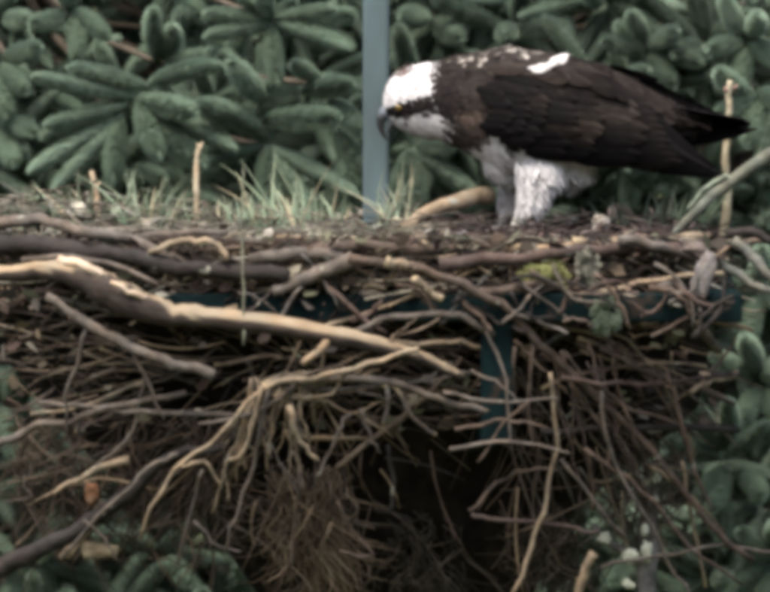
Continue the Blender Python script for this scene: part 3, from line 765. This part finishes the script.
# ------------------------------------------------------------------ osprey
def B(px, py, y=0): return Vector(((px - 385) / PPM, y, (296 - py) / PPM))
bird = thing('osprey', B(515, 234), 'dark brown and white osprey standing hunched on nest with head lowered', 'bird')
bb = MB()
RINGS = [(383, 103, 7, 7), (388, 100, 18, 14), (397, 99, 28, 20), (410, 100, 34, 24), (424, 101, 38, 25), (438, 101, 39, 27), (454, 101, 44, 33), (474, 105, 51, 43), (498, 110, 61, 51), (525, 113, 62, 55),
         (555, 114, 59, 56), (590, 115, 52, 52), (620, 116, 41, 44), (650, 117, 26, 30), (675, 118, 13, 18), (692, 120, 5, 9)]
n = 28
for px, py, h, ww in RINGS:
    for k in range(n):
        a = 2 * math.pi * k / n; bb.v.append(B(px, py - h * math.sin(a), ww / PPM * math.cos(a))); bb.c.append((0, 0, 0))
for j in range(len(RINGS) - 1):
    bb.f += [(j * n + k, j * n + (k + 1) % n, (j + 1) * n + (k + 1) % n, (j + 1) * n + k) for k in range(n)]
bb.f += [tuple(range(n - 1, -1, -1)), tuple((len(RINGS) - 1) * n + k for k in range(n))]
def bt(pts, r, sd=12):
    bb.tube(catmull([B(*p) for p in pts], 4), [lerp(r[min(i // 4, len(r) - 1)], r[min(i // 4 + 1, len(r) - 1)], (i % 4) / 4) / PPM for i in range((len(pts) - 1) * 4 + 1)], sd, (0, 0, 0))
bt([(548, 150, -.03), (540, 172, -.04), (531, 198, -.045), (521, 217, -.042), (513, 233, -.04)], [22, 24, 16, 8, 5.5])
bt([(525, 150, .03), (515, 172, .035), (508, 192, .036), (504, 212, .036), (502, 232, .036)], [30, 20, 10, 6, 5])
bt([(570, 150, 0), (566, 168, 0), (560, 186, 0)], [34, 26, 9])
bt([(505, 140, 0), (502, 165, 0), (508, 182, 0)], [26, 20, 8])
TAL = []
for fx, fy in ((512, -.04), (501, .036)):
    for a, L in ((math.pi - .55, 26), (math.pi, 30), (math.pi + .55, 26), (.25, 20)):
        e = (fx + L * math.cos(a), 239, fy + L / PPM * math.sin(a))
        bt([(fx, 231, fy), (fx + .5 * L * math.cos(a), 233, fy + .5 * L / PPM * math.sin(a)), e], [6, 5, 3.6], 8)
        TAL.append((e, a))
me = bb.mesh('body', M_FEATHER); tmp = bpy.data.objects.new('tmp', me); col.objects.link(tmp)
md = tmp.modifiers.new('r', 'REMESH'); md.mode = 'VOXEL'; md.voxel_size = .0036; md.use_smooth_shade = True
md = tmp.modifiers.new('s', 'SMOOTH'); md.factor = .5; md.iterations = 5
dg = bpy.context.evaluated_depsgraph_get()
body_me = bpy.data.meshes.new_from_object(tmp.evaluated_get(dg)); bpy.data.objects.remove(tmp)
WHITE, DKB, MIDB, BLK, CREAM = (.62, .61, .61), (.0095, .008, .0078), (.030, .0255, .0230), (.005, .0046, .005), (.36, .335, .31)
def plum(px, py, y):
    nz = noise.noise(Vector((px * .06, py * .06, y * 20)))
    if px < 455:
        sl = table([(380, 113), (395, 111), (420, 104), (440, 98), (460, 92)], px) + nz * 4
        hw = table([(380, 6), (400, 7), (425, 9), (445, 18), (460, 26)], px)
        if abs(py - sl) < hw: return (.012, .010, .011)
        if py > sl:
            if px < 446 + nz * 6: return mix3(WHITE, CREAM, smooth(128, 146, py) * .8)
            return MIDB
        if px < 430 + nz * 5:
            if py < 76 + nz * 3 and abs(px - 400) < 7: return (.14, .10, .09)
            return WHITE
        return mix3(DKB, MIDB, .5 + .5 * nz)
    edge = table([(455, 118), (474, 138), (488, 138), (500, 142), (540, 150), (600, 154), (620, 140), (650, 140), (700, 130)], px)
    if 456 < px < 500 and py > 145 - (px - 460) * 1.1 + nz * 4: return mix3(WHITE, CREAM, .08)
    if py > edge + nz * 5:
        if px < 478 and py < 158: return mix3(MIDB, CREAM, smooth(140, 158, py))
        return mix3(WHITE, CREAM, .1 + .25 * nz) if py < 205 else (.55, .54, .50)
    if px < 480 and py > 108: return mix3((.07, .053, .043), MIDB, .5 + nz)
    return mix3(DKB, MIDB, max(0, min(1, .35 + nz - .4 * smooth(560, 620, px) + (.45 if py < 66 and px < 550 else 0))))
at = body_me.attributes.new('Col', 'FLOAT_COLOR', 'POINT'); flat = []
for v in body_me.vertices:
    px, py = 385 + v.co.x * PPM, 296 - v.co.z * PPM
    c = plum(px, py, v.co.y); 
    if py > 214: c = (.50, .49, .44)
    flat.extend((*c, 1))
at.data.foreach_set('color', flat)
body_me.materials.clear(); body_me.materials.append(M_FEATHER)
body_me.polygons.foreach_set('use_smooth', [True] * len(body_me.polygons))
bo = bpy.data.objects.new('body', body_me); link(bo, bird)

# contour feathers
pl = MB()
polys = [p for p in body_me.polygons]
areas = [p.area for p in polys]
def flow(px, py):
    if px < 440: return Vector((1, 0, -.15))
    if py > 150: return Vector((.35, 0, -1)) if 490 < px else Vector((.8, 0, -.7))
    if px < 500 and py > 110: return Vector((.75, 0, -.65))
    return Vector((1, 0, -.12))
for p in R.choices(polys, areas, k=15000):
    ct, nn_ = p.center, p.normal; px, py = 385 + ct.x * PPM, 296 - ct.z * PPM
    if py > 203: continue
    if px < 392 and 100 < py < 135: continue
    if 492 < px < 690:
        lo, hi = table([(482, 74, 128), (530, 62, 154), (570, 64, 160), (610, 74, 163), (640, 92, 164), (690, 140, 166)], px)
        if lo + 8 < py < hi + 1: continue
    fd = flow(px, py) + rv(.25); d = (fd - nn_ * fd.dot(nn_)).normalized(); s = nn_.cross(d)
    L = table([(380, .006), (425, .009), (445, .015), (470, .021), (520, .030), (690, .034)], px) * R.uniform(.8, 1.25)
    c0 = mix3(plum(px + R.gauss(0, 3), py + R.gauss(0, 2.5), ct.y), plum(px + R.gauss(0, 3), py + R.gauss(0, 2.5), ct.y), R.random()); white = c0[0] > .3
    wd = L * R.uniform(.20, .30); lf = .8
    if white: L *= 1.3 if px < 455 else .8; wd = L * R.uniform(.08, .13); lf = .3
    tip = mix3(c0, (.06, .049, .041), .35 if c0[0] < .3 and R.random() < .5 else .05)
    if py < 66 and 440 < px < 530 and R.random() < .12: tip = mix3(c0, (.4, .37, .33), R.uniform(.3, 1)); wd *= 1.3
    vs = []; cs = []
    k = R.uniform(.85, 1.15) if not white else R.uniform(.95, 1.05)
    for t, w_, l in ((0, .5, -.001), (.45, 1, .0022), (.8, .8, .0028), (1, .25, .0022)):
        q = ct + d * L * t + nn_ * l * lf
        vs += [q - s * wd * w_, q + nn_ * wd * .12, q + s * wd * w_]; cc = mix3(c0, tip, t * t); cs += [tuple(x * k for x in cc)] * 3
    pl.add(vs, [(i * 3 + j, i * 3 + j + 1, i * 3 + j + 4, i * 3 + j + 3) for i in range(3) for j in range(2)], cs)
# loose downy feathers on thighs and belly
for k in range(620):
    u = R.random(); side = R.choice((-1, -1, 1))
    px = R.uniform(514, 590); py = R.uniform(158, 176)
    y = side * R.uniform(.0, .05) * smooth(600, 560, px)
    if px < 552: y = -.04 + R.gauss(0, .018) - .014 * R.random()
    a = B(px, py, y); d = Vector((.25 + .5 * smooth(550, 590, px) + R.gauss(0, .15), R.gauss(0, .15), -1)).normalized(); L = R.uniform(.010, .026); sd = Vector((R.uniform(.5, 1), R.uniform(-.5, .5), 0)).normalized() * L * .07
    c = mix3((.62, .61, .61), (.42, .40, .38), .7 * smooth(550, 590, px))
    pl.add([a - sd, a + d * L * .5 - sd, a + d * L + rv(.002), a + d * L * .5 + sd, a + sd], [(0, 1, 2, 3, 4)], c)
pl.build('plumage', M_FEATHER, bird, kind='stuff')

# wings: each a thin shell with its own feathers
HWID = [(465, .052), (490, .074), (530, .090), (590, .089), (630, .074), (670, .050), (725, .024), (780, .01)]
CZ = [(465, 100), (520, 108), (580, 112), (630, 126), (680, 148), (725, 168)]
HH = [(465, 45), (520, 60), (580, 62), (630, 50), (680, 34), (725, 26)]
def wy(px, py):
    v = (py - table(CZ, px)) / table(HH, px)
    return -table(HWID, px) * math.sqrt(max(.08, 1 - (.86 * v) ** 2))
def far(px, py):
    if px > 600: return px + (px - 600) * .27, py - (px - 600) * .36
    return px, py
def feather_strip(mb, b, t, wid, off, c, ctip, side, curve=0, round_=.5):
    n_ = 7; dx, dy = t[0] - b[0], t[1] - b[1]; L = math.hypot(dx, dy); ux, uy = dx / L, dy / L; vs = []; cs = []
    for i in range(n_ + 1):
        u = i / n_
        wv = wid * (min(1, .45 + u * 2) if u < .6 else max(.12, 1 - ((u - .6) / .4) ** 2.6 * .88))
        for j, s in ((0, -1), (1, -.5), (2, 0), (3, .5), (4, 1)):
            qx = b[0] + dx * u - uy * s * wv; qy = b[1] + dy * u + ux * s * wv + curve * u * u * L
            y = wy(qx, qy) - off - .0018 * (1 - s * s) - .0022 * u
            if side > 0: qx, qy = far(qx, qy); y = -y
            vs.append(B(qx, qy, y)); e = max(smooth(.6, 1, u), smooth(.45, 1, abs(s)) * .8); cs.append(mix3(c, ctip, e * .8) if j != 2 else mix3(c, (.01, .01, .01), .3))
    mb.add(vs, [(i * 5 + j, i * 5 + j + 1, i * 5 + j + 6, i * 5 + j + 5) for i in range(n_) for j in range(4)], cs)
for side in (-1, 1):
    sh = MB()
    OUT = [(482, 74, 128), (500, 66, 142), (530, 62, 154), (570, 64, 160), (610, 74, 163), (640, 92, 164), (670, 122, 165), (700, 150, 168), (716, 162, 171)]
    for px, a, b in OUT:
        for i in range(9):
            qy = lerp(a + 3, b - 3, i / 8); y = wy(px, qy); qx = px
            if side > 0: qx, qy = far(px, qy); y = -y
            sh.v.append(B(qx, qy, y)); sh.c.append(BLK)
    k0 = len(sh.v)
    for px, a, b in OUT:
        for i in range(9):
            qy = lerp(a + 3, b - 3, i / 8); y = wy(px, qy) * .86; qx = px
            if side > 0: qx, qy = far(px, qy); y = -y
            sh.v.append(B(qx, qy, y)); sh.c.append(BLK)
    no = len(OUT)
    for o in (0, k0): sh.f += [(o + j * 9 + i, o + j * 9 + i + 1, o + j * 9 + i + 10, o + j * 9 + i + 9) for j in range(no - 1) for i in range(8)]
    rim = [j * 9 for j in range(no)] + [(no - 1) * 9 + i for i in range(1, 9)] + [j * 9 + 8 for j in range(no - 2, -1, -1)] + [i for i in range(7, 0, -1)]
    sh.f += [(rim[i], rim[(i + 1) % len(rim)], rim[(i + 1) % len(rim)] + k0, rim[i] + k0) for i in range(len(rim))]
    wing = sh.build('wing', M_FEATHER, bird)
    def F(b, t, wid, off, c, ctip, curve=0):
        m = MB(); feather_strip(m, b, t, wid, off, c, ctip, side, curve); m.build('feather', M_FEATHER, wing)
    for i in range(8):       # primaries
        u = i / 7
        F((612 + 4 * i, 158 - 5 * i), (lerp(724, 676, u), lerp(172, 150, u)), 7.5, .001 + .0006 * i, vary(BLK, .2), (.012, .011, .011), .02)
    for i in range(10):      # secondaries and tertials
        u = i / 9
        F((560 + 2 * i, 152 - 7 * i), (lerp(682, 646, u), lerp(161, 98, u)), 10, .004 + .0005 * i, vary((.008, .007, .007), .2), (.022, .018, .016), .0)
    for row, (x0, L, wid, ny, off) in enumerate([(566, 66, 9, 10, .009), (540, 54, 8.5, 10, .0115), (518, 46, 8, 10, .0135), (500, 38, 7, 9, .0155), (486, 32, 6.5, 8, .017), (476, 26, 6, 6, .018)]):
        for i in range(ny):
            u = i / (ny - 1)
            x = x0 + R.uniform(-9, 9) * (1 if row < 3 else .35) + 10 * math.sin(u * 3.1)
            lo, hi = table([(470, 84, 122), (500, 70, 142), (540, 66, 157), (590, 72, 160), (620, 86, 160)], x)
            y = lerp(hi - 4, lo + 4, u) + R.uniform(-2, 2)
            light = max(0, 1 - abs(u - .58) * 2.1) * smooth(490, 545, x) * R.choice((.15, .5, 1, 1.3))
            c = vary(mix3((.0055, .005, .0055), (.026, .021, .018), light), .3); ct_ = mix3(c, (.12, .098, .08), min(.8, .05 + .5 * light * R.uniform(.3, 1)))
            F((x, y), (x + L * R.uniform(.9, 1.1), y + L * lerp(.06, .26, u)), wid, off, c, ct_)
    for i in range(12):      # scapulars along the back
        u = i / 11; x = lerp(492, 600, u); y = table([(490, 62), (540, 60), (600, 70)], x)
        c = vary(mix3((.02, .016, .014), (.008, .007, .0068), smooth(.35, .8, u)), .35)
        F((x + R.uniform(-8, 8), y + 4), (x + R.uniform(26, 44), y + 9 + 18 * u + R.uniform(-4, 5)), R.uniform(5, 8), .0175 + R.uniform(0, .002), c, vary(mix3((.05, .04, .034), (.014, .012, .011), smooth(.35, .8, u)), .5))
    if side < 0:
        for b, t, w_ in (((531, 68), (546, 68), 2.6), ((534, 65), (552, 64), 3.6), ((543, 63), (559, 60), 2.6), ((549, 59), (567, 57), 4.2), ((555, 56), (569, 53), 2.4), ((527, 66), (540, 64), 1.8)):
            F(b, t, w_, .0225, (.52, .51, .50), (.30, .28, .26))
# tail
tl = MB(); tl.tube([B(640, 113), B(670, 115), B(694, 118)], [.026, .016, .007], 10, DKB); tail = tl.build('tail', M_FEATHER, bird)
for i in range(10):
    s = (i - 4.5) / 4.5; m = MB(); vs = []; cs = []; L = 78 - abs(s) * 8
    for k in range(8):
        u = k / 7; px = 650 + (L + 24) * u; py = 107 + 18 * u + s * (4 + 5 * u) * (1 - .25 * u); yy = s * (.012 + .022 * u)
        wv = .0085 * (min(1, .6 + u) if u < .8 else 1 - ((u - .8) / .2) ** 2 * .6)
        bar = BLK if (k % 2) else (.010, .009, .009)
        vs += [B(px, py, yy - wv), B(px, py - 1.2 - (1 - abs(s)) * 1.5, yy), B(px, py, yy + wv)]; cs += [bar] * 3
    m.add(vs, [(k * 3 + j, k * 3 + j + 1, k * 3 + j + 4, k * 3 + j + 3) for k in range(7) for j in range(2)], cs); m.build('feather', M_FEATHER, tail)
# beak, eyes, crest, talons
m = MB(); bp = catmull([B(396, 110), B(386, 112), B(381, 120), B(382, 131), B(387, 140)], 5)
m.tube(bp, [lerp(.0150, .0016, (i / (len(bp) - 1)) ** .85) for i in range(len(bp))], 12, [mix3((.14, .16, .18), (.02, .02, .022), smooth(.2, .5, i / (len(bp) - 1))) for i in range(len(bp))])
bk = m.build('beak', M_HORN, bird)
m = MB(); bp = catmull([B(398, 119), B(391, 124), B(388, 131)], 4)
m.tube(bp, [lerp(.009, .003, i / (len(bp) - 1)) for i in range(len(bp))], 10, (.05, .055, .06)); m.build('lower_jaw', M_HORN, bird)
for s in (-1, 1):
    bm = bmesh.new(); bmesh.ops.create_uvsphere(bm, u_segments=16, v_segments=10, radius=.0056)
    m = MB(); ctr = B(399, 106, s * .0285)
    for v in bm.verts:
        d = v.co.normalized(); f = d.dot(Vector((-.35, s * .93, 0)).normalized())
        m.v.append(ctr + v.co); m.c.append((.01, .01, .01) if f > .88 else (.22, .14, .02))
    m.f = [tuple(v.index for v in f.verts) for f in bm.faces]; bm.free(); m.build('eye', M_EYE, bird)
m = MB()
for k in range(60):
    a = B(R.uniform(396, 430), R.uniform(67, 76), R.uniform(-.014, .014)); d = Vector((R.uniform(-.1, .9), R.uniform(-.2, .2), R.uniform(.4, 1))).normalized()
    L = R.uniform(.008, .017); s = Vector((.0, .003, 0))
    m.add([a - s, a + s, a + d * L], [(0, 1, 2)], vary((.62, .58, .55) if k % 3 else (.13, .09, .08), .15))
m.build('crest', M_FEATHER, bird)
for (e, a) in TAL:
    m = MB(); e0 = B(*e); d = Vector((math.cos(a), math.sin(a), 0))
    m.tube([e0 - d * .002, e0 + d * .008 + Vector((0, 0, -.001)), e0 + d * .014 + Vector((0, 0, -.009))], [.0045, .0032, .0006], 8, (.02, .02, .02)); m.build('talon', M_HORN, bird)
